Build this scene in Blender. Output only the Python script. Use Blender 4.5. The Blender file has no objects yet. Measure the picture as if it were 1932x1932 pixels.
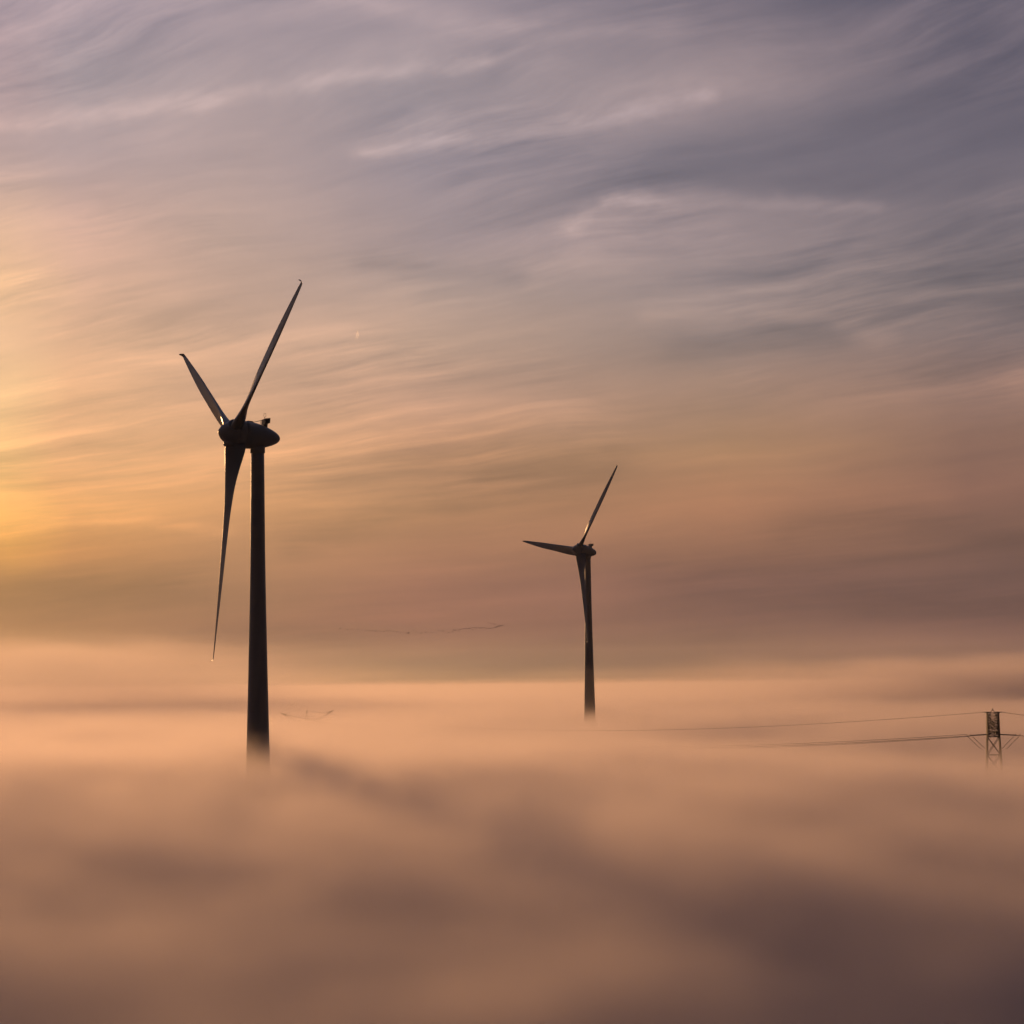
import bpy, bmesh, math, random
from mathutils import Vector, Matrix
import numpy as np

R = math.radians
scene = bpy.context.scene
C = scene.collection

# ------------------------------------------------------------------ camera
EYE = 56.0                       # height of the eye above the fields, metres
FPX, HALF = 4000.0, 966.0        # focal length in px of a 1932 px wide frame
PITCH = math.atan(309.0 / FPX)
ROLL = 0.0105
Fv = Vector((0, math.cos(PITCH), math.sin(PITCH)))
R0 = Vector((1, 0, 0))
U0 = R0.cross(Fv)
Rv = R0 * math.cos(ROLL) - U0 * math.sin(ROLL)
Uv = U0 * math.cos(ROLL) + R0 * math.sin(ROLL)
cam_d = bpy.data.cameras.new('camera')
cam = bpy.data.objects.new('camera', cam_d)
C.objects.link(cam)
m = Matrix((Rv, Uv, -Fv)).transposed().to_4x4()
m.translation = Vector((0, 0, EYE))
cam.matrix_world = m
cam_d.sensor_width = 36.0
cam_d.lens = 36.0 * FPX / (2 * HALF)
cam_d.clip_start = 0.5
cam_d.clip_end = 60000
scene.camera = cam


def at(px, py, D):
    return Vector((0, 0, EYE)) + (Fv + Rv * ((px - HALF) / FPX) - Uv * ((py - HALF) / FPX)) * D


def azel(px, py):
    d = (Fv + Rv * ((px - HALF) / FPX) - Uv * ((py - HALF) / FPX)).normalized()
    return math.degrees(math.atan2(d.x, d.y)), math.degrees(math.asin(d.z))


# ------------------------------------------------------------------ node helper
class NT:
    def __init__(s, tree):
        s.t = tree

    def n(s, kind, **kw):
        nd = s.t.nodes.new(kind)
        for k, v in kw.items():
            setattr(nd, k, v)
        return nd

    def put(s, sock, v):
        if isinstance(v, X):
            s.t.links.new(v.s, sock)
        elif isinstance(v, bpy.types.NodeSocket):
            s.t.links.new(v, sock)
        else:
            sock.default_value = v

    def m(s, op, *a, clamp=False):
        nd = s.n('ShaderNodeMath', operation=op, use_clamp=clamp)
        for i, v in enumerate(a):
            s.put(nd.inputs[i], v)
        return X(s, nd.outputs[0])

    def vec(s, x, y, z):
        nd = s.n('ShaderNodeCombineXYZ')
        for i, v in enumerate((x, y, z)):
            s.put(nd.inputs[i], v)
        return X(s, nd.outputs[0])

    def sep(s, v):
        nd = s.n('ShaderNodeSeparateXYZ')
        s.put(nd.inputs[0], v)
        return [X(s, o) for o in nd.outputs]

    def noise(s, v, scale=1.0, detail=3.0, rough=0.5, dist=0.0, lac=2.0, dim='3D'):
        nd = s.n('ShaderNodeTexNoise', noise_dimensions=dim)
        s.put(nd.inputs['Vector'], v)
        nd.inputs['Scale'].default_value = scale
        nd.inputs['Detail'].default_value = detail
        nd.inputs['Roughness'].default_value = rough
        nd.inputs['Distortion'].default_value = dist
        nd.inputs['Lacunarity'].default_value = lac
        return X(s, nd.outputs[0])

    def mix(s, f, a, b, blend='MIX'):
        nd = s.n('ShaderNodeMix', data_type='RGBA', blend_type=blend)
        s.put(nd.inputs[0], f)
        s.put(nd.inputs[6], a)
        s.put(nd.inputs[7], b)
        return X(s, nd.outputs[2])

    def smooth(s, v, a, b, lo=0.0, hi=1.0):
        nd = s.n('ShaderNodeMapRange', interpolation_type='SMOOTHSTEP')
        s.put(nd.inputs[0], v)
        for i, q in enumerate((a, b, lo, hi)):
            nd.inputs[i + 1].default_value = q
        return X(s, nd.outputs[0])

    def ramp(s, fac, stops):
        nd = s.n('ShaderNodeValToRGB')
        s.put(nd.inputs[0], fac)
        el = nd.color_ramp.elements
        el[0].position, el[0].color = stops[0][0], stops[0][1]
        el[1].position, el[1].color = stops[-1][0], stops[-1][1]
        for p, c in stops[1:-1]:
            e = el.new(p)
            e.color = c
        return X(s, nd.outputs[0])


class X:
    def __init__(s, nt, sock):
        s.nt, s.s = nt, sock

    def __add__(a, b): return a.nt.m('ADD', a, b)
    def __radd__(a, b): return a.nt.m('ADD', b, a)
    def __sub__(a, b): return a.nt.m('SUBTRACT', a, b)
    def __rsub__(a, b): return a.nt.m('SUBTRACT', b, a)
    def __mul__(a, b): return a.nt.m('MULTIPLY', a, b)
    def __rmul__(a, b): return a.nt.m('MULTIPLY', b, a)
    def __truediv__(a, b): return a.nt.m('DIVIDE', a, b)
    def __rtruediv__(a, b): return a.nt.m('DIVIDE', b, a)


def lin(c, k=1.0):
    o = []
    for v in c:
        v /= 255.0
        o.append((v / 12.92 if v <= 0.04045 else ((v + 0.055) / 1.055) ** 2.4) * k)
    return (o[0], o[1], o[2], 1.0)


# ------------------------------------------------------------------ sky
SUN_AZ, SUN_EL = -17.0, 6.0
world = bpy.data.worlds.new('World')
scene.world = world
world.use_nodes = True
wt = world.node_tree
wt.nodes.clear()
W = NT(wt)
tc = W.n('ShaderNodeTexCoord')
dx, dy, dz = W.sep(tc.outputs['Generated'])
az = W.m('DEGREES', W.m('ARCTAN2', dx, dy))
el = W.m('DEGREES', W.m('ARCSINE', dz))
dsun = W.m('ABSOLUTE', W.m('WRAP', az - SUN_AZ, 180.0, -180.0))
# large slow wandering of the layers
warp = W.noise(W.vec(az * 0.11, el * 0.22, 3.3), 1.0, 3, 0.55)
warp2 = W.noise(W.vec(az * 0.13, el * 0.3, 17.1), 1.0, 3, 0.55)
eld = el + (warp - 0.5) * 1.1
azd = az + (warp2 - 0.5) * 3.0
dcol = W.m('ABSOLUTE', W.m('WRAP', azd - SUN_AZ, 180.0, -180.0))

YS = (0, 150, 300, 450, 550, 650, 750, 850, 950, 1030, 1100, 1180, 1250, 1290)
COLS = [
    [(168,150,158),(170,150,154),(182,158,155),(215,176,150),(232,186,145),(238,190,150),(242,194,142),(247,192,128),(252,186,106),(225,158,88),(176,128,86),(172,126,88),(190,142,96),(215,160,108)],
    [(168,152,160),(163,150,155),(175,155,155),(213,173,155),(220,176,150),(226,178,143),(232,178,135),(233,174,124),(227,164,104),(201,140,90),(168,123,87),(168,123,88),(175,134,93),(205,152,105)],
    [(165,150,156),(160,146,150),(172,152,150),(188,160,148),(198,164,146),(206,166,140),(217,169,136),(219,165,122),(207,151,105),(179,131,96),(163,120,91),(157,114,89),(158,121,91),(190,146,100)],
    [(160,146,152),(150,140,146),(150,139,146),(165,147,147),(177,154,144),(190,158,138),(200,156,130),(184,138,106),(173,128,95),(160,116,91),(157,111,92),(154,109,90),(150,119,92),(185,142,100)],
    [(125,116,126),(143,130,135),(122,115,124),(143,130,133),(145,131,130),(153,133,125),(171,138,118),(173,132,100),(168,120,92),(151,108,87),(132,96,85),(128,95,83),(140,107,87),(168,124,90)],
    [(97,93,107),(105,99,111),(115,108,118),(117,109,115),(120,110,112),(127,112,111),(155,123,110),(140,107,93),(133,98,85),(130,96,83),(113,86,79),(117,87,80),(130,97,85),(140,105,86)],
]
DS = [azel(x, 900)[0] - SUN_AZ for x in (0, 130, 450, 800, 1355, 1840)]
elf = (eld + 6.0) / 96.0
cols = []
for c in COLS:
    st = [(0.0, lin((95, 72, 62)))]
    for y, rgb in sorted(zip(YS, c), reverse=True):
        e = math.degrees(math.atan((1275 - y) / FPX))
        st.append(((e + 6) / 96.0, lin(rgb)))
    st += [((28 + 6) / 96, lin((118, 116, 138))), ((50 + 6) / 96, lin((104, 110, 140))), (1.0, lin((86, 94, 128)))]
    cols.append(W.ramp(elf, st))
sky = cols[0]
for i in range(1, 6):
    f = W.m('DIVIDE', dcol - DS[i - 1], DS[i] - DS[i - 1], clamp=True)
    sky = W.mix(f, sky, cols[i])

# cirrus streaks: one set of lines of a cloud sheet seen in perspective
azr = az * (math.pi / 180)
den = W.m('MAXIMUM', 1.0 + azr * 0.75, 0.35)
L = W.m('LOGARITHM', W.m('MAXIMUM', (el + 4.0), 0.6) / den, math.e)
# (1 - k az) with k < 0: lines climb to the right, level out at the horizon
w3 = W.noise(W.vec(az * 0.10, el * 0.25, 7.7), 1.0, 2, 0.5)
Lw = L + (w3 - 0.5) * 0.12
fine = W.noise(W.vec(az * 0.075, Lw * 16.0, 1.0), 1.0, 9, 0.6)
mid = W.noise(W.vec(az * 0.075 + 4.0, Lw * 4.6, 5.0), 1.0, 5, 0.55)
puff = W.noise(W.vec(az * 0.20, Lw * 9.0 + az * 0.10, 9.0), 1.0, 9, 0.62)
rip = W.noise(W.vec(az * 0.22 + el * 0.12, Lw * 40.0, 12.0), 1.0, 6, 0.6)
patch = W.smooth(W.noise(W.vec(az * 0.10, el * 0.25, 40.0), 1.0, 2, 0.5), 0.42, 0.62, 0.35, 1.5)
hi = W.smooth(el, 2.0, 8.0, 0.20, 1.0)          # thin streaks high up, soft bands near the horizon
cl = (mid - 0.56) * 0.80 + ((fine - 0.5) * 1.0 + (puff - 0.5) * 0.50 + (rip - 0.5) * 0.50) * patch * hi

STROKES = [  # (points in az/el taken from the frame), half width deg, strength
    ([(-60, 240), (250, 208), (450, 176), (640, 145), (900, 118)], 0.17, 0.30),
    ([(-60, 215), (450, 152), (900, 100)], 0.55, 0.14),
    ([(700, 285), (960, 252), (1180, 218), (1330, 180)], 0.17, 0.34),
    ([(1120, 215), (1420, 140), (1700, 60), (2000, -10)], 0.62, 0.26),
    ([(640, -10), (760, 20), (900, 48), (1040, 60), (1250, 48)], 0.25, 0.22),
    ([(1078, 425), (1112, 395), (1160, 374), (1260, 372)], 0.17, 0.34),
    ([(1150, 382), (1400, 379), (1560, 386), (1650, 392)], 0.15, 0.30),
    ([(1100, 450), (1400, 440), (1700, 430)], 0.85, 0.20),
    ([(1120, 345), (1400, 350), (1700, 352)], 0.30, -0.16),
    ([(1150, 300), (1500, 235), (1950, 130)], 0.5, -0.15),
    ([(560, 1020), (800, 940), (1150, 880)], 0.40, -0.26),
    ([(1250, 1090), (1600, 1120), (1990, 1150)], 0.5, -0.20),
    ([(1290, 655), (1420, 640), (1560, 632)], 0.32, -0.24),
    ([(1230, 600), (1480, 585), (1660, 640)], 0.22, 0.20),
    ([(700, 495), (830, 515), (960, 520)], 0.22, -0.20),
    ([(0, 1010), (130, 985), (260, 985), (420, 1000)], 0.12, 0.22),
    ([(-30, 1110), (120, 1105), (330, 1095)], 0.6, -0.20),
    ([(0, 490), (60, 420), (120, 440)], 0.5, 0.10),
    ([(1500, 1000), (1700, 975), (1950, 1030)], 0.35, -0.18),
]
wx = W.noise(W.vec(az * 0.8, el * 0.8, 31.0), 1.0, 4, 0.6)
wy = W.noise(W.vec(az * 0.8, el * 0.8, 47.0), 1.0, 4, 0.6)
su = az + (wx - 0.5) * 0.9
sv = el + (wy - 0.5) * 0.42
brk = W.smooth(W.noise(W.vec(az * 0.35, Lw * 26.0, 2.0), 1.0, 6, 0.6), 0.22, 0.70)
for pts, hw, amp in STROKES:
    P = [azel(*p) for p in pts]
    dmin = None
    for (x0, y0), (x1, y1) in zip(P, P[1:]):
        ax, ay = x1 - x0, y1 - y0
        l2 = ax * ax + ay * ay
        t = W.m('ADD', (su - x0) * (ax / l2), (sv - y0) * (ay / l2), clamp=True)
        ex = su - x0 - t * ax
        ey = (sv - y0 - t * ay)
        ex = ex * 0.6
        d2 = ex * ex + ey * ey
        dmin = d2 if dmin is None else W.m('MINIMUM', dmin, d2)
    g = W.m('EXPONENT', dmin * (-1.0 / (1.7 * hw * hw)))
    cl = cl + g * (brk * (amp * 0.75) + amp * 0.25)

# light (lit, warm pink) and gap (blue grey) tints of the sheet
clk = W.m('EXPONENT', cl * 0.85)
tint = W.mix(W.smooth(cl, -0.45, 0.45), (0.92, 0.98, 1.08, 1), (1.07, 1.00, 0.95, 1))
sky = W.mix(1.0, sky, tint, 'MULTIPLY')
sky = W.mix(1.0, sky, W.vec(clk, clk, clk), 'MULTIPLY')
# the sheet thins and darkens away from the sunward quarter
away = W.smooth(dsun, 31.0, 100.0, 1.0, 0.16)
sky = W.mix(1.0, sky, W.vec(away, away, away), 'MULTIPLY')
nis = W.n('ShaderNodeTexSky', sky_type='NISHITA')
nis.sun_disc = False
nis.sun_elevation = R(SUN_EL)
nis.sun_rotation = R(SUN_AZ)
nis.dust_density = 4.0
nis.air_density = 1.0
cover = W.mix(1.0, X(W, nis.outputs[0]), (0.05 * 0.03,) * 3 + (1,), 'MULTIPLY')
final = W.mix(1.0, sky, cover, 'ADD')
bg = W.n('ShaderNodeBackground')
W.put(bg.inputs[0], final)
bg.inputs[1].default_value = 1.0
wo = W.n('ShaderNodeOutputWorld')
wt.links.new(bg.outputs[0], wo.inputs[0])
world.cycles.sampling_method = 'MANUAL'
world.cycles.sample_map_resolution = 1024

# ------------------------------------------------------------------ sun
sd = bpy.data.lights.new('sun', 'SUN')
sd.energy = 2.0
sd.angle = R(1.5)
sd.color = (1.0, 0.51, 0.20)
so = bpy.data.objects.new('sun', sd)
C.objects.link(so)
sdir = Vector((math.sin(R(SUN_AZ)) * math.cos(R(SUN_EL)), math.cos(R(SUN_AZ)) * math.cos(R(SUN_EL)), math.sin(R(SUN_EL))))
so.rotation_euler = sdir.to_track_quat('Z', 'Y').to_euler()
so.location = (-60, 20, 140)

scene.view_settings.view_transform = 'Standard'
scene.view_settings.look = 'None'
scene.view_settings.exposure = 0.0
scene.view_settings.gamma = 1.0
cy = scene.cycles
cy.use_denoising = True
cy.max_bounces = 8
cy.volume_bounces = 2
cy.diffuse_bounces = 2
cy.glossy_bounces = 2
cy.transparent_max_bounces = 16
cy.volume_step_rate = 1.0
cy.volume_max_steps = 512
cy.use_adaptive_sampling = True
cy.adaptive_threshold = 0.03
cy.adaptive_min_samples = 16
cy.sample_clamp_indirect = 4.0


# ------------------------------------------------------------------ materials
def material(name, col, rough=0.5, metal=0.0, var=0.15, scale=0.6, spec=0.5):
    mt = bpy.data.materials.new(name)
    mt.use_nodes = True
    N = NT(mt.node_tree)
    b = mt.node_tree.nodes['Principled BSDF']
    g = N.n('ShaderNodeTexCoord')
    ns = N.noise(g.outputs['Object'], scale, 6, 0.6)
    k = (ns - 0.5) * (2 * var) + 1.0
    c = N.mix(1.0, (*col, 1), N.vec(k, k, k), 'MULTIPLY')
    N.put(b.inputs['Base Color'], c)
    N.put(b.inputs['Roughness'], (ns - 0.5) * 0.15 + rough)
    b.inputs['Metallic'].default_value = metal
    b.inputs['Specular IOR Level'].default_value = spec
    return mt


M = {}
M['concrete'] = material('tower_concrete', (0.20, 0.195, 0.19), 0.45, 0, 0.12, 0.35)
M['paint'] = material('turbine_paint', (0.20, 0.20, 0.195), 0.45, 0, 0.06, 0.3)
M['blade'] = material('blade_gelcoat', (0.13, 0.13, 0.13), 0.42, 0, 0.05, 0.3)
M['dark'] = material('dark_fitting', (0.06, 0.06, 0.06), 0.5, 0, 0.2, 2.0)
M['steel'] = material('galvanised_steel', (0.16, 0.155, 0.15), 0.5, 0.6, 0.2, 2.0)
M['cable'] = material('aluminium_cable', (0.10, 0.10, 0.10), 0.5, 0.7, 0.1, 1.0)
M['glass'] = material('insulator_glass', (0.10, 0.08, 0.06), 0.2, 0, 0.1, 1.0)
M['bird'] = material('dark_feathers', (0.03, 0.028, 0.025), 0.8, 0, 0.2, 4.0)
vt = bpy.data.materials.new('ice_vapour')
vt.use_nodes = True
N_ = NT(vt.node_tree)
vt.node_tree.nodes.clear()
mx = N_.n('ShaderNodeMixShader')
mx.inputs[0].default_value = 0.04
vt.node_tree.links.new(N_.n('ShaderNodeBsdfTransparent').outputs[0], mx.inputs[1])
vt.node_tree.links.new(N_.n('ShaderNodeBsdfTranslucent').outputs[0], mx.inputs[2])
vs_ = N_.n('ShaderNodeVolumeScatter')
vs_.inputs['Density'].default_value = 0.24
vs_.inputs['Anisotropy'].default_value = 0.8
vo = N_.n('ShaderNodeOutputMaterial')
vt.node_tree.links.new(mx.outputs[0], vo.inputs['Surface'])
vt.node_tree.links.new(vs_.outputs[0], vo.inputs['Volume'])
M['ice'] = vt


# ------------------------------------------------------------------ mesh helpers
def obj(name, bm, mat, parent=None, smooth=False):
    me = bpy.data.meshes.new(name)
    bmesh.ops.recalc_face_normals(bm, faces=bm.faces)
    bm.to_mesh(me)
    bm.free()
    me.materials.append(mat)
    if smooth:
        me.polygons.foreach_set('use_smooth', [True] * len(me.polygons))
        me.update()
    o = bpy.data.objects.new(name, me)
    C.objects.link(o)
    if parent is not None:
        o.parent = parent
    return o


def tag(o, label, cat, group=None, kind=None):
    o['label'] = label
    o['category'] = cat
    if group:
        o['group'] = group
    if kind:
        o['kind'] = kind
    return o


def empty(name, loc=(0, 0, 0)):
    o = bpy.data.objects.new(name, None)
    o.location = loc
    o.empty_display_size = 2
    C.objects.link(o)
    return o


def loft(bm, rings, cap=True):
    vs = [[bm.verts.new(p) for p in r] for r in rings]
    n = len(rings[0])
    for a, b in zip(vs, vs[1:]):
        for i in range(n):
            j = (i + 1) % n
            bm.faces.new((a[i], a[j], b[j], b[i]))
    if cap:
        bm.faces.new(list(reversed(vs[0])))
        bm.faces.new(vs[-1])


def lathe_x(bm, prof, seg=48):
    """profile [(x, r)] spun round the X axis"""
    rings = [[(x, max(r, 1e-3) * math.cos(2 * math.pi * i / seg), max(r, 1e-3) * math.sin(2 * math.pi * i / seg)) for i in range(seg)] for x, r in prof]
    loft(bm, rings)


def lathe_z(bm, prof, seg=48, c=(0, 0)):
    rings = [[(c[0] + r * math.cos(2 * math.pi * i / seg), c[1] + r * math.sin(2 * math.pi * i / seg), z) for i in range(seg)] for z, r in prof]
    loft(bm, rings)


def bar(bm, a, b, r, seg=4, r2=None, phase=math.pi / 4):
    a, b = Vector(a), Vector(b)
    d = (b - a).normalized()
    up = Vector((0, 0, 1)) if abs(d.z) < 0.95 else Vector((1, 0, 0))
    s = d.cross(up).normalized()
    t = s.cross(d).normalized()
    r2 = r if r2 is None else r2
    rings = []
    for p, q in ((a, r), (b, r2)):
        rings.append([p + (s * math.cos(phase + 2 * math.pi * i / seg) + t * math.sin(phase + 2 * math.pi * i / seg)) * q for i in range(seg)])
    loft(bm, rings)


def box(bm, lo, hi, bevel=0.0, mat=None):
    r = bmesh.ops.create_cube(bm, size=1)
    vs = r['verts']
    for v in vs:
        v.co = Vector([lo[i] + (v.co[i] + 0.5) * (hi[i] - lo[i]) for i in range(3)])
    if bevel:
        es = list({e for v in vs for e in v.link_edges})
        bmesh.ops.bevel(bm, geom=es, offset=bevel, segments=2, affect='EDGES')


def spline(xs, ys, x):
    """smooth monotone-ish interpolation (Catmull-Rom)"""
    n = len(xs)
    i = max(0, min(n - 2, int(np.searchsorted(xs, x)) - 1))
    h = xs[i + 1] - xs[i]
    t = (x - xs[i]) / h
    def slope(k):
        if k <= 0: return (ys[1] - ys[0]) / (xs[1] - xs[0])
        if k >= n - 1: return (ys[-1] - ys[-2]) / (xs[-1] - xs[-2])
        return (ys[k + 1] - ys[k - 1]) / (xs[k + 1] - xs[k - 1])
    m0, m1 = slope(i) * h, slope(i + 1) * h
    t2, t3 = t * t, t * t * t
    return (2 * t3 - 3 * t2 + 1) * ys[i] + (t3 - 2 * t2 + t) * m0 + (-2 * t3 + 3 * t2) * ys[i + 1] + (t3 - t2) * m1


# ------------------------------------------------------------------ ground
def ground():
    bm = bmesh.new()
    xs = np.concatenate([-np.geomspace(6500, 60, 20), np.linspace(-40, 40, 5), np.geomspace(60, 6500, 20)])
    ys = np.concatenate([-np.geomspace(3200, 60, 14), np.linspace(-40, 40, 5), np.geomspace(60, 10000, 26)])
    grid = [[bm.verts.new((x, y, 1.2 * math.sin(x * 0.006 + 1.1) * math.cos(y * 0.0045) * min(1, 3000 / (1 + abs(x) + abs(y))))) for x in xs] for y in ys]
    for j in range(len(ys) - 1):
        for i in range(len(xs) - 1):
            bm.faces.new((grid[j][i], grid[j][i + 1], grid[j + 1][i + 1], grid[j + 1][i]))
    mt = bpy.data.materials.new('winter_fields')
    mt.use_nodes = True
    N = NT(mt.node_tree)
    b = mt.node_tree.nodes['Principled BSDF']
    g = N.n('ShaderNodeNewGeometry')
    vor = N.n('ShaderNodeTexVoronoi')
    N.put(vor.inputs['Vector'], g.outputs['Position'])
    vor.inputs['Scale'].default_value = 0.004
    ns = N.noise(g.outputs['Position'], 0.05, 6, 0.6)
    r, _, _ = N.sep(vor.outputs['Color'])
    c = N.mix(r, (0.05, 0.065, 0.03, 1), (0.09, 0.075, 0.05, 1))
    c = N.mix(ns * 0.5, c, (0.04, 0.05, 0.025, 1))
    N.put(b.inputs['Base Color'], c)
    b.inputs['Roughness'].default_value = 0.95
    o = obj('ground', bm, mt)
    tag(o, 'flat dark winter fields lying hidden beneath the fog', 'ground', kind='structure')


ground()


# ------------------------------------------------------------------ fog
def fog_material():
    mt = bpy.data.materials.new('fog_air')
    mt.use_nodes = True
    mt.node_tree.nodes.clear()
    N = NT(mt.node_tree)
    pv = N.n('ShaderNodeVolumePrincipled')
    pv.inputs['Color'].default_value = FOG_COL
    pv.inputs['Anisotropy'].default_value = FOG_G
    pv.inputs['Density'].default_value = 1.0
    out = N.n('ShaderNodeOutputMaterial')
    mt.node_tree.links.new(pv.outputs[0], out.inputs['Volume'])
    return mt


def fog_bank(lo, hi, res, mat, veil, wisps=()):
    """a block of air whose density is computed on a voxel grid"""
    ng = bpy.data.node_groups.new('fog_density', 'GeometryNodeTree')
    ng.interface.new_socket('Geometry', in_out='INPUT', socket_type='NodeSocketGeometry')
    ng.interface.new_socket('Geometry', in_out='OUTPUT', socket_type='NodeSocketGeometry')
    N = NT(ng)
    x, y, z = N.sep(N.n('GeometryNodeInputPosition').outputs[0])
    zr = z - EYE
    big = N.noise(N.vec(x / 210, y / 260, 2.0), 1.0, 1, 0.5)
    n = N.noise(N.vec(x / 38, y / 46, z / 22), 1.0, 5, 0.55, 0.3)
    base = FOG_BASE + (big - 0.5) * FOG_BIG + (n - 0.5) * FOG_AMP

    def bump(cx, cyy, sx, sy, h):
        a = (x - cx) * (1 / sx)
        b = (y - cyy) * (1 / sy)
        return N.m('EXPONENT', (a * a + b * b) * -1.0) * h
    for q in FOG_BUMPS:
        base = base + bump(*q)
    e = N.noise(N.vec(x / 13, y / 17, z / 8), 1.0, 3, 0.55)
    base = base + (e - 0.5) * FOG_FINE
    d = N.smooth((base - zr) * (1.0 / FOG_SOFT), 0.0, 1.0)
    d = d * d * N.m('MINIMUM', 20.0 / N.m('MAXIMUM', y, 1.0), FOG_DENS) * N.m('EXPONENT', N.m('MAXIMUM', y - 1500.0, 0.0) * (-1 / 2500.0))
    for cx, cyy, sx, sy, top, rho in wisps:          # thin luminous shreds standing above the bank
        wn = N.noise(N.vec(x / 55, y / 120, z / 16 + cx), 1.0, 5, 0.6)
        d = d + bump(cx, cyy, sx, sy, rho) * N.smooth(zr + (0.5 - wn) * 34, float(top) - 14.0, float(top) + 2.0, 1.0, 0.0) * N.smooth(wn, 0.25, 0.6, 0.3, 1.2)
    if veil:
        d = d + N.m('EXPONENT', N.m('MAXIMUM', zr - base, 0.0) * (-1 / 13.0) - y * (1 / 3000.0)) * N.smooth(zr, 6.0, float(hi[2] - EYE), 1.0, 0.0) * veil
    vc = N.n('GeometryNodeVolumeCube')
    N.put(vc.inputs['Density'], d)
    vc.inputs['Min'].default_value = lo
    vc.inputs['Max'].default_value = hi
    for k, r in zip('XYZ', res):
        vc.inputs['Resolution ' + k].default_value = r
    sm = N.n('GeometryNodeSetMaterial')
    ng.links.new(vc.outputs[0], sm.inputs[0])
    sm.inputs['Material'].default_value = mat
    ng.links.new(sm.outputs[0], N.n('NodeGroupOutput').inputs[0])
    vd = bpy.data.volumes.new('fog')
    vd.materials.append(mat)
    o = bpy.data.objects.new('fog', vd)
    C.objects.link(o)
    md = o.modifiers.new('fog_density', 'NODES')
    md.node_group = ng
    return o


FOG_BASE, FOG_BIG, FOG_AMP, FOG_SOFT, FOG_DENS, FOG_G = -9.5, 5.0, 12.0, 11.0, 0.05, 0.55
FOG_FINE = 9.0
FOG_COL = (0.80, 0.72, 0.71, 1)
FOG_BUMPS = [(-115, 265, 80, 90, -2), (50, 570, 60, 90, -5), (-60, 350, 90, 90, 3), (104, 440, 50, 80, -6), (20, 20, 430, 140, -13), (-85, 850, 60, 110, -1.5)]
WISPS = [(-300, 1380, 120, 240, 28, 0.0035), (-190, 1330, 70, 160, 8, 0.003), (310, 1290, 120, 110, 9, 0.018)]
FM = fog_material()
for lo, hi, res, veil, lab in (
        ((-300, -200, 1), (300, 380, EYE - 1), (230, 220, 36), 0.0, 'near billows of orange-grey fog filling the foreground'),
        ((-1000, 380, 1), (1000, 1100, EYE + 25), (250, 90, 34), 0.0002, 'middle stretch of glowing fog round the feet of the wind turbines'),
        ((-4500, 1100, 1), (4500, 9000, EYE + 37), (300, 220, 30), 0.0004, 'far fog bank glowing along the horizon')):
    tag(fog_bank(lo, hi, res, FM, veil, WISPS if lo[1] > 1000 else ()), lab, 'fog', 'sea of fog over the fields', 'stuff')


# ------------------------------------------------------------------ haze: the thin even air round everything
def haze():
    bm = bmesh.new()
    box(bm, (-6600, -3300, -3), (6600, 10200, EYE + 125))
    mt = bpy.data.materials.new('haze_air')
    mt.use_nodes = True
    mt.node_tree.nodes.clear()
    N = NT(mt.node_tree)
    pv = N.n('ShaderNodeVolumePrincipled')
    pv.inputs['Color'].default_value = (0.9, 0.85, 0.82, 1)
    pv.inputs['Anisotropy'].default_value = 0.4
    pv.inputs['Density'].default_value = 2.5e-5
    out = N.n('ShaderNodeOutputMaterial')
    mt.node_tree.links.new(pv.outputs[0], out.inputs['Volume'])
    tag(obj('haze', bm, mt), 'thin even haze in the air over the fog', 'haze', kind='stuff')


haze()

# ------------------------------------------------------------------ wind turbines
BL = 41.0
ST_R = [1.9, 3.0, 4.5, 7.0, 10.3, 15.5, 20.5, 25.5, 30.5, 35.0, 38.5, 40.3]
ST_C = [3.9, 4.2, 4.05, 3.7, 3.3, 2.85, 2.58, 2.35, 1.9, 1.4, 1.0, 0.72]
ST_B = [44, 40, 34, 23, 12.5, 5, 1.5, -1, -3, -5, -6, -6]
ST_T = [0.46, 0.42, 0.36, 0.28, 0.22, 0.18, 0.16, 0.15, 0.14, 0.13, 0.12, 0.12]


def airfoil(n=26):
    pts = []
    for i in range(n):
        a = 2 * math.pi * i / n
        xc = 0.5 * (1 + math.cos(a))           # 1 = trailing edge, 0 = leading edge
        yt = 5 * (0.2969 * math.sqrt(xc) - 0.1260 * xc - 0.3516 * xc ** 2 + 0.2843 * xc ** 3 - 0.1036 * xc ** 4)
        camber = 0.035 * 4 * xc * (1 - xc)
        pts.append((xc, (yt if a <= math.pi else -yt), camber))
    return pts


AF = airfoil()


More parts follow.
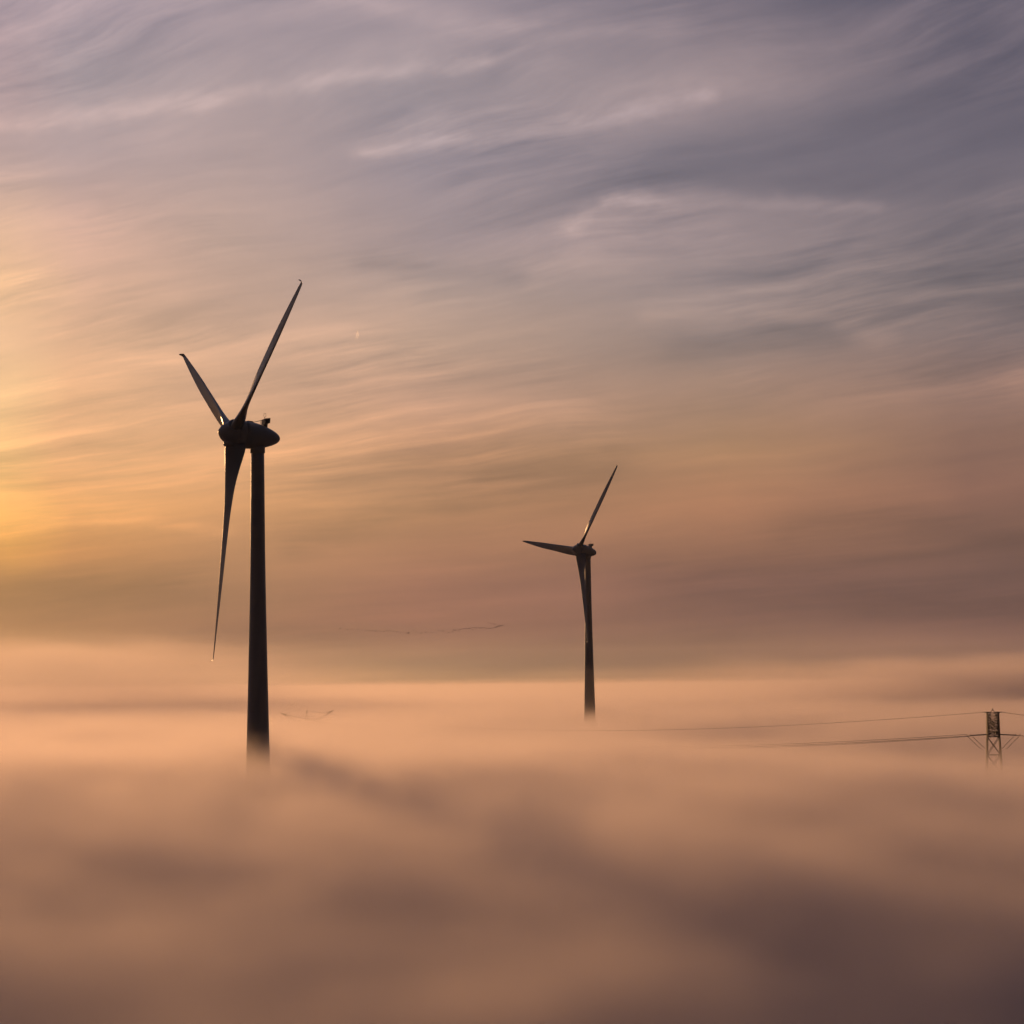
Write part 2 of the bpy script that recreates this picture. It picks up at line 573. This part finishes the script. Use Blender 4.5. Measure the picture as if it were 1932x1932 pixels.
def blade_mesh(bm, pre):
    """blade along +Z, rotor front along +X, leading edge towards +Y"""
    rings = []
    rs = list(np.linspace(1.9, 8, 12)) + list(np.linspace(9, 40.3, 40))
    def ring(c3, chord, beta, tc_, tiltx=0.0):
        cd = Vector((math.sin(beta), math.cos(beta), 0))     # towards the leading edge
        nd = Vector((math.cos(beta), -math.sin(beta), 0))
        out = []
        for xc, yt, cam_ in AF:
            p = c3 + cd * (0.27 - xc) * chord + nd * (-yt * tc_ * chord - cam_ * chord)
            p = p + Vector((0, 0, 1)) * tiltx * (p - c3).dot(Vector((1, 0, 0)))
            out.append(p)
        return out
    for r in rs:
        ch, be, tk = spline(ST_R, ST_C, r), R(spline(ST_R, ST_B, r)), spline(ST_R, ST_T, r)
        bend = pre * (r / BL) ** 2
        rings.append(ring(Vector((bend, 0, r)), ch, be, tk))
    # the swept-up tip bent forward
    for k, (ddx, ddz, ch) in enumerate(((0.06, 0.28, 0.66), (0.22, 0.50, 0.56), (0.46, 0.64, 0.44), (0.80, 0.72, 0.30), (1.02, 0.75, 0.14))):
        rings.append(ring(Vector((pre * 0.97 + ddx * 0.75, -0.05 * k, 40.3 + ddz)), ch, R(-8), 0.16, tiltx=-0.5 * k / 4))
    loft(bm, rings)


NAC = [(-8.95, 0.0), (-8.9, 0.28), (-8.72, 0.58), (-8.35, 0.92), (-7.6, 1.34), (-6.6, 1.74), (-5.4, 2.10), (-4.2, 2.33), (-3.0, 2.45), (-2.1, 2.47)]
GEN = [(-2.06, 2.52), (-1.95, 2.57), (-0.95, 2.57), (-0.84, 2.50)]
SPN = [(-0.80, 2.44), (-0.3, 2.38), (0.4, 2.22), (1.0, 1.95), (1.6, 1.55), (2.05, 1.14), (2.35, 0.68), (2.52, 0.36), (2.58, 0.0)]
TWR = [(0, 2.30 / 2), (11, 2.46 / 2), (20, 2.62 / 2), (29, 2.88 / 2), (35, 3.12 / 2), (44, 3.5 / 2), (53, 3.92 / 2), (61, 4.3 / 2), (75, 5.1 / 2), (88, 6.0 / 2), (104, 7.4 / 2)]


def wind_turbine(hub, yaw, tilt, phase, pre, label):
    f = Vector((-math.sin(yaw), -math.cos(yaw), 0))
    base = Vector((hub.x, hub.y, 0)) - f * 4.75
    root = empty('wind_turbine', base)
    root.rotation_euler = (0, 0, math.atan2(f.y, f.x))         # local +X = rotor front
    tag(root, label, 'wind turbine', 'wind turbines rising out of the fog')
    H = hub.z                                                  # hub height above the fields
    # tower
    bm = bmesh.new()
    zs = sorted({0.0, 3.05} | set(np.linspace(3.05, H, 40)))
    prof = [(H - s, spline([a for a, _ in TWR], [b for _, b in TWR], s)) for s in zs if s > 3.0]
    lathe_z(bm, list(reversed(prof)), 64)
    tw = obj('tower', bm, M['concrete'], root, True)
    bm = bmesh.new()
    lathe_z(bm, [(H - 3.42, 1.17), (H - 3.40, 1.32), (H - 2.3, 1.32), (H - 2.0, 1.20)], 48)
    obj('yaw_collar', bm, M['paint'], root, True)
    for s in (18.2, 37.5, 57.0):                               # joints between the tower rings
        bm = bmesh.new()
        r = spline([a for a, _ in TWR], [b for _, b in TWR], s)
        lathe_z(bm, [(H - s - 0.06, r + 0.002), (H - s - 0.05, r + 0.025), (H - s + 0.05, r + 0.025), (H - s + 0.06, r + 0.002)], 64)
        obj('flange_ring', bm, M['paint'], tw, True)
    bm = bmesh.new()
    box(bm, (-4.15, -0.5, 0.6), (-3.2, 0.5, 2.8), 0.05)
    obj('door', bm, M['dark'], tw)
    # head: frame of the nacelle
    T = Matrix.Translation((4.75, 0, H)) @ Matrix.Rotation(-tilt, 4, 'Y')
    bm = bmesh.new()
    lathe_x(bm, NAC, 56)
    # flattened belly over the yaw bearing
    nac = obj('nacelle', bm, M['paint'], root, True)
    nac.matrix_local = T
    bm = bmesh.new()
    lathe_x(bm, GEN, 56)
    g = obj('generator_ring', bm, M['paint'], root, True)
    g.matrix_local = T
    bm = bmesh.new()
    lathe_x(bm, SPN, 56)
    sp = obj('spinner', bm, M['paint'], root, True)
    sp.matrix_local = T
    # service crane hatch and the cooling hood with the weather mast on the roof
    bm = bmesh.new()
    box(bm, (-3.6, -0.55, 2.30), (-2.5, 0.55, 2.56), 0.06)
    obj('roof_hatch', bm, M['paint'], nac)
    bm = bmesh.new()
    box(bm, (-6.55, -1.15, 2.42), (-5.60, 1.15, 3.36), 0.04)
    for v in bm.verts:
        v.co.z += (-v.co.x - 6.1) * 0.20
    box(bm, (-6.30, -0.6, 1.60), (-5.65, 0.6, 2.44), 0.03)
    hood = obj('cooling_hood', bm, M['dark'], nac)
    bm = bmesh.new()
    bar(bm, (-3.7, -0.3, 2.42), (-5.64, -0.3, 3.12), 0.035, 6)
    bar(bm, (-3.7, 0.3, 2.42), (-5.64, 0.3, 3.12), 0.035, 6)
    bar(bm, (-5.0, 0.3, 2.2), (-5.0, 0.3, 2.88), 0.03, 6)
    obj('handrail', bm, M['steel'], nac)
    bm = bmesh.new()
    bar(bm, (-5.80, 0, 3.1), (-5.80, 0, 3.62), 0.035, 6)
    pr = None
    for i in range(17):
        a = 2 * math.pi * i / 16
        p = (-5.80 + 0.20 * math.sin(a), 0.0, 3.98 - 0.38 * math.cos(a))
        if pr:
            bar(bm, pr, p, 0.032, 5)
        pr = p
    obj('lightning_loop', bm, M['steel'], nac)
    # blades
    for k in range(3):
        bm = bmesh.new()
        blade_mesh(bm, pre)
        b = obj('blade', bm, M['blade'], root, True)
        # phase measured from up, towards s = f x z
        b.matrix_local = T @ Matrix.Rotation(phase + k * 2 * math.pi / 3, 4, 'X')
        bm = bmesh.new()
        lathe_z(bm, [(1.1, 1.42), (2.30, 1.40), (2.34, 1.36), (2.36, 1.1)], 40)
        obj('blade_collar', bm, M['paint'], b, True)
    return root


wind_turbine(at(438, 817.3, 379.0), R(65.35), R(4.8), R(-58.50), 0.45, 'large nearer wind turbine with its foot in fog, left of the picture')
wind_turbine(at(1090, 1037.5, 852.3), R(58.8), R(7.0), R(81.63), 1.15, 'smaller distant wind turbine standing in fog near the middle')


# ------------------------------------------------------------------ pylons
NP = at(1874, 1387, 450.0)            # arm level of the near pylon
FP = at(579, 1352, 900.0)
LINE = Vector((FP.x - NP.x, FP.y - NP.y, 0)).normalized()      # along the cables
CROSS = Vector((-LINE.y, LINE.x, 0))
if CROSS.x < 0:
    CROSS = -CROSS
ANG = math.atan2(CROSS.y, CROSS.x)


def lattice(bm, w0, w1, z0, z1, n, r, rb, sub=1):
    """four-legged lattice: half widths w0 at z0, w1 at z1"""
    def c(k, z):
        w = w0 + (w1 - w0) * (z - z0) / (z1 - z0)
        return Vector(((-1, 1, 1, -1)[k] * w, (-1, -1, 1, 1)[k] * w, z))
    for k in range(4):
        bar(bm, c(k, z0), c(k, z1), r)
    zs = [z0 + (z1 - z0) * i / n for i in range(n + 1)]
    for i in range(n):
        for k in range(4):
            j = (k + 1) % 4
            bar(bm, c(k, zs[i]), c(j, zs[i + 1]), rb)
            bar(bm, c(j, zs[i]), c(k, zs[i + 1]), rb)
            bar(bm, c(k, zs[i + 1]), c(j, zs[i + 1]), rb)


def near_pylon():
    az_ = NP.z
    root = empty('electricity_pylon', (NP.x, NP.y, 0))
    root.rotation_euler = (0, 0, R(-8))
    tag(root, 'lattice electricity pylon near the right edge, its dark upper cage clear of the fog', 'pylon', 'pylons of the power line')
    bm = bmesh.new()
    lattice(bm, 3.0, 1.26, 0, az_ - 0.35, 11, 0.17, 0.085)
    obj('mast', bm, M['steel'], root)
    bm = bmesh.new()
    lattice(bm, 1.26, 1.16, az_ - 0.3, az_ + 4.75, 9, 0.15, 0.05)
    # dense inner bracing of the cage, feeder lines and small equipment
    rnd = random.Random(4)
    for i in range(150):
        x, y, z = rnd.uniform(-1.2, 1.2), rnd.choice((-1.18, -0.6, 0, 0.6, 1.18)), az_ + rnd.uniform(-0.2, 4.1 if abs(rnd.random()) < 0.8 else 3.2)
        if abs(x) < 0.5 and z > az_ + 3.3:
            continue
        dxx, dzz = rnd.uniform(-0.6, 0.6), rnd.uniform(-0.5, 0.5)
        bar(bm, (x, y, z), (max(-1.2, min(1.2, x + dxx)), y, z + dzz), rnd.uniform(0.03, 0.07))
    for i in range(70):
        x, z = rnd.uniform(-1.15, 1.15), az_ + rnd.uniform(0, 4.5)
        if abs(x) < 0.5 and z > az_ + 3.3:
            continue
        box(bm, (x - 0.10, -0.9, z - 0.08), (x + 0.10, 0.9, z + 0.08))
    for x in (-1.1, -0.92, 0.92, 1.1):
        for y in (-1.1, 1.1):
            bar(bm, (x, y, az_ - 0.2), (x * 0.97, y, az_ + 4.6), 0.075)
    obj('cage', bm, M['steel'], root)
    bm = bmesh.new()
    for s in (-1, 1):
        bar(bm, (s * 1.9, 0, az_ + 4.86), (s * 0.55, 0, az_ + 4.86), 0.12)
        bar(bm, (s * 0.75, 0, az_ + 4.2), (0, 0, az_ + 5.5), 0.10)
        bar(bm, (s * 1.36, -1.3, az_ + 4.75), (s * 1.36, 1.3, az_ + 4.75), 0.09)
        bar(bm, (s * 0.75, 0, az_ + 4.2), (s * 1.36, 1.3, az_ + 4.7), 0.06)
    bar(bm, (-0.75, 0, az_ + 3.6), (0.75, 0, az_ + 3.6), 0.06)
    bar(bm, (0, 0, az_ + 5.3), (0, 0, az_ + 5.75), 0.10, 6, 0.03)
    obj('peak', bm, M['steel'], root)
    for s in (-1, 1):
        bm = bmesh.new()
        for y0, y1, z0, z1, L_ in ((-1.4, -0.35, 0.15, -0.12, 5.5), (1.4, 0.35, 0.15, 0.0, 4.7)):
            bar(bm, (s * 1.2, y0, az_ + z0), (s * L_, y1, az_ + z1), 0.115, 4, 0.085)
        for t in (0.2, 0.4, 0.6, 0.8):
            x = 1.4 + 3.5 * t
            yy = 1.4 - 1.05 * t
            bar(bm, (s * x, -yy, az_), (s * (x + 0.5), yy - 0.2, az_), 0.03)
        bar(bm, (s * 5.5, -0.35, az_ - 0.25), (s * 5.5, -0.35, az_ + 0.25), 0.09)
        bar(bm, (s * 4.7, 0.35, az_ - 0.25), (s * 4.7, 0.35, az_ + 0.25), 0.09)
        arm = obj('crossarm', bm, M['steel'], root)
        for x0, y0 in ((5.3, -0.35), (4.3, 0.35)):
            bm = bmesh.new()
            n = 11
            a = Vector((s * x0, y0, az_ - 0.3))
            b = Vector((s * (x0 - 2.6), y0, az_ - 2.9))
            bar(bm, a, b, 0.025, 6)
            for i in range(n):
                p = a.lerp(b, (i + 0.5) / n)
                q = a.lerp(b, (i + 0.95) / n)
                bar(bm, p, q, 0.11, 8, 0.05)
            obj('insulator_string', bm, M['glass'], arm)
    return root


def far_pylon():
    az_ = FP.z
    root = empty('electricity_pylon', (FP.x, FP.y, 0))
    root.rotation_euler = (0, 0, R(5))
    tag(root, 'faint far pylon with V-shaped arms half sunk in fog beside the large turbine', 'pylon', 'pylons of the power line')
    bm = bmesh.new()
    lattice(bm, 2.4, 0.55, 0, az_ - 0.3, 8, 0.09, 0.045)
    lattice(bm, 0.55, 0.12, az_ - 0.3, az_ + 2.2, 3, 0.09, 0.05)
    bar(bm, (0, 0, az_ + 2.1), (0, 0, az_ + 2.7), 0.2, 6, 0.12)
    obj('mast', bm, M['steel'], root)
    bm = bmesh.new()
    bar(bm, (-2.6, 0, az_ + 0.1), (2.6, 0, az_ + 0.1), 0.13)
    for s in (-1, 1):
        bar(bm, (s * 2.6, 0, az_ + 0.1), (s * 2.9, 0, az_ - 1.3), 0.1)
        bar(bm, (s * 2.6, 0, az_ + 0.1), (0, 0, az_ + 2.2), 0.05)
    obj('crossarm', bm, M['steel'], root)
    for s in (-1, 1):
        bm = bmesh.new()
        tip = Vector((s * 11.2, 0, az_ + 2.4 - (0.7 if s < 0 else 0)))
        bar(bm, (s * 0.4, 0.3, az_ - 3.2), tip, 0.13, 4, 0.15)
        bar(bm, (s * 2.4, -0.3, az_ - 3.4), tip, 0.10)
        for t in (0.35, 0.5, 0.65, 0.8):
            p = Vector((s * 0.4, 0.3, az_ - 3.2)).lerp(tip, t)
            q = Vector((s * 2.4, -0.3, az_ - 3.4)).lerp(tip, t + 0.08)
            bar(bm, p, q, 0.06)
        bar(bm, tip - Vector((s * 2.6, 0, 0.7)), tip + Vector((s * 0.3, 0, 0.05)), 0.16, 6, 0.09)
        obj('raised_arm', bm, M['steel'], root)
    return root


near_pylon()
far_pylon()


def cable(a, b, sag, r, n=60):
    bm = bmesh.new()
    rings = []
    d = (b - a).normalized()
    s = Vector((-d.y, d.x, 0)).normalized()
    u = s.cross(d).normalized()
    for i in range(n + 1):
        t = i / n
        p = a.lerp(b, t) - Vector((0, 0, 4 * sag * t * (1 - t)))
        rings.append([p + (s * math.cos(k * math.pi / 2) + u * math.sin(k * math.pi / 2)) * r for k in range(4)])
    loft(bm, rings)
    return bm


def local(root_loc, rot, v):
    return root_loc + Matrix.Rotation(rot, 3, 'Z') @ Vector(v)


NB, FB = Vector((NP.x, NP.y, 0)), Vector((FP.x, FP.y, 0))
nz, fz = NP.z, FP.z
spans = [
    ((-1.9, 0, nz + 4.86), (0, 0, fz + 2.6), 6.0, 0.032, 'thin earth wire from the cage top sagging left into the fog'),
    ((-5.5, -0.35, nz + 0.22), (-11.2, 0, fz + 1.6), 7.2, 0.042, 'upper conductor of the left crossarm running left into the fog'),
    ((-5.5, -0.35, nz - 0.12), (-10.9, 0, fz + 1.5), 7.35, 0.052, 'middle conductor of the left crossarm running left into the fog'),
    ((-4.7, 0.35, nz - 0.25), (-10.2, 0, fz + 1.2), 7.6, 0.042, 'lowest conductor of the left crossarm sagging away left'),
]
for a, b, sg, r, lab in spans:
    o = obj('power_cable', cable(local(NB, R(-8), a), local(FB, R(5), b), sg, r), M['cable'])
    tag(o, lab, 'power cable', 'cables of the power line')
NX = NB + Vector((230, -290, 0))
for a, b, sg, r, lab in (
        ((1.9, 0, nz + 4.86), (0, 0, nz + 1.0), 9.0, 0.04, 'earth wire leaving the cage top to the right edge'),
        ((5.5, -0.35, nz - 0.12), (5.4, 0, nz - 3), 9.0, 0.05, 'conductor of the right crossarm leaving the frame')):
    o = obj('power_cable', cable(local(NB, R(-8), a), NX + Vector(b), sg, r), M['cable'])
    tag(o, lab, 'power cable', 'cables of the power line')


# ------------------------------------------------------------------ birds
def bird_mesh(flap, sc):
    bm = bmesh.new()
    prof = [(-0.52, 0.01), (-0.40, 0.05), (-0.2, 0.10), (0.0, 0.12), (0.18, 0.10), (0.34, 0.045), (0.56, 0.035), (0.66, 0.045), (0.74, 0.015)]
    lathe_x(bm, prof, 8)
    for s in (-1, 1):
        rings = []
        for t, ch, back in ((0.0, 0.34, 0.0), (0.35, 0.30, 0.02), (0.7, 0.22, -0.08), (1.0, 0.06, -0.24)):
            y = s * (0.06 + 0.78 * t)
            z = flap * math.sin(t * 1.5) * 0.5
            rings.append([(back + ch / 2, y, z), (back, y, z + 0.02), (back - ch / 2, y, z), (back, y, z - 0.012)])
        loft(bm, rings)
    for v in bm.verts:
        v.co *= sc
    me = bpy.data.meshes.new('bird')
    bmesh.ops.recalc_face_normals(bm, faces=bm.faces)
    bm.to_mesh(me)
    bm.free()
    me.materials.append(M['bird'])
    return me


rb = random.Random(11)
BM = [bird_mesh(f, s) for f, s in ((0.9, 1.3), (0.4, 1.4), (-0.6, 1.3), (-0.1, 1.35), (0.7, 1.45))]
FLOCK = []
def flock_line(pts, n, jit, kind):
    tot = [math.dist(a, b) for a, b in zip(pts, pts[1:])]
    for i in range(n):
        s = (i + rb.uniform(-0.35, 0.35)) / max(1, n - 1) * sum(tot)
        s = max(0, min(sum(tot) - 1e-6, s))
        for (a, b), l in zip(zip(pts, pts[1:]), tot):
            if s <= l:
                break
            s -= l
        t = s / l
        FLOCK.append((a[0] + (b[0] - a[0]) * t + rb.gauss(0, 0.4), a[1] + (b[1] - a[1]) * t + rb.gauss(0, jit), kind))


def c8(x, y):       # from the close-up of the flock to the frame
    return (623.2 + 0.1774 * x, 1152.9 + 0.1774 * y)


flock_line([c8(1835, 157), c8(1790, 162), c8(1745, 178), c8(1690, 186), c8(1625, 175)], 12, 0.3, 0)
flock_line([c8(1665, 122), c8(1720, 132), c8(1790, 150)], 4, 0.25, 1)
flock_line([c8(1610, 185), c8(1500, 180), c8(1400, 192), c8(1310, 190)], 13, 1.5, 2)
flock_line([c8(1300, 200), c8(1150, 215), c8(1000, 225), c8(820, 240)], 10, 2.4, 2)
flock_line([c8(830, 240), c8(720, 215), c8(600, 207), c8(440, 210)], 11, 1.1, 3)
flock_line([c8(430, 215), c8(300, 190), c8(180, 195), c8(105, 210)], 6, 1.8, 3)
LAB = ['tiny dark bird in the closely spaced line at the right end of the flock',
       'tiny dark bird in the short upper row above the right end of the flock',
       'tiny dark bird in the loosely scattered middle of the long flock',
       'tiny dark bird in the thin left trailing part of the long flock']
for x, y, k in FLOCK:
    o = bpy.data.objects.new('bird', rb.choice(BM))
    C.objects.link(o)
    o.location = at(x, y, rb.uniform(1680, 1760))
    o.rotation_euler = (rb.uniform(-0.15, 0.15), rb.uniform(-0.1, 0.1), R(rb.uniform(-38, -8)))
    tag(o, LAB[k], 'bird', 'birds of the distant flock' + ('', ' - upper row', ' - middle', ' - left tail')[k])


# ------------------------------------------------------------------ short twin contrail high up
def contrail():
    root = empty('contrail', at(676, 632, 9000))
    tag(root, 'short pale twin contrail slanting in the sky right of the large turbine blade tip', 'contrail')
    cx = lambda x, y: (at((840 + x * 60 / 1932) / 1.2837, (780 + y * 60 / 1932) / 1.2837, 9000))
    for a, b in (((660, 1500), (915, 440)), ((770, 1420), (1060, 600))):
        bm = bmesh.new()
        A, B = cx(*a), cx(*b)
        rings = []
        d = (B - A).normalized()
        s = d.cross(Fv).normalized()
        u = s.cross(d)
        rr = random.Random(3)
        for i in range(25):
            t = i / 24
            r = 1.25 * math.sin(math.pi * min(max(t, 0.02), 0.98)) ** 0.8 * rr.uniform(0.8, 1.15)
            p = A.lerp(B, t) - root.location
            rings.append([p + (s * math.cos(k * math.pi / 4) + u * math.sin(k * math.pi / 4)) * r for k in range(8)])
        loft(bm, rings)
        obj('vapour_trail', bm, M['ice'], root, True)


contrail()
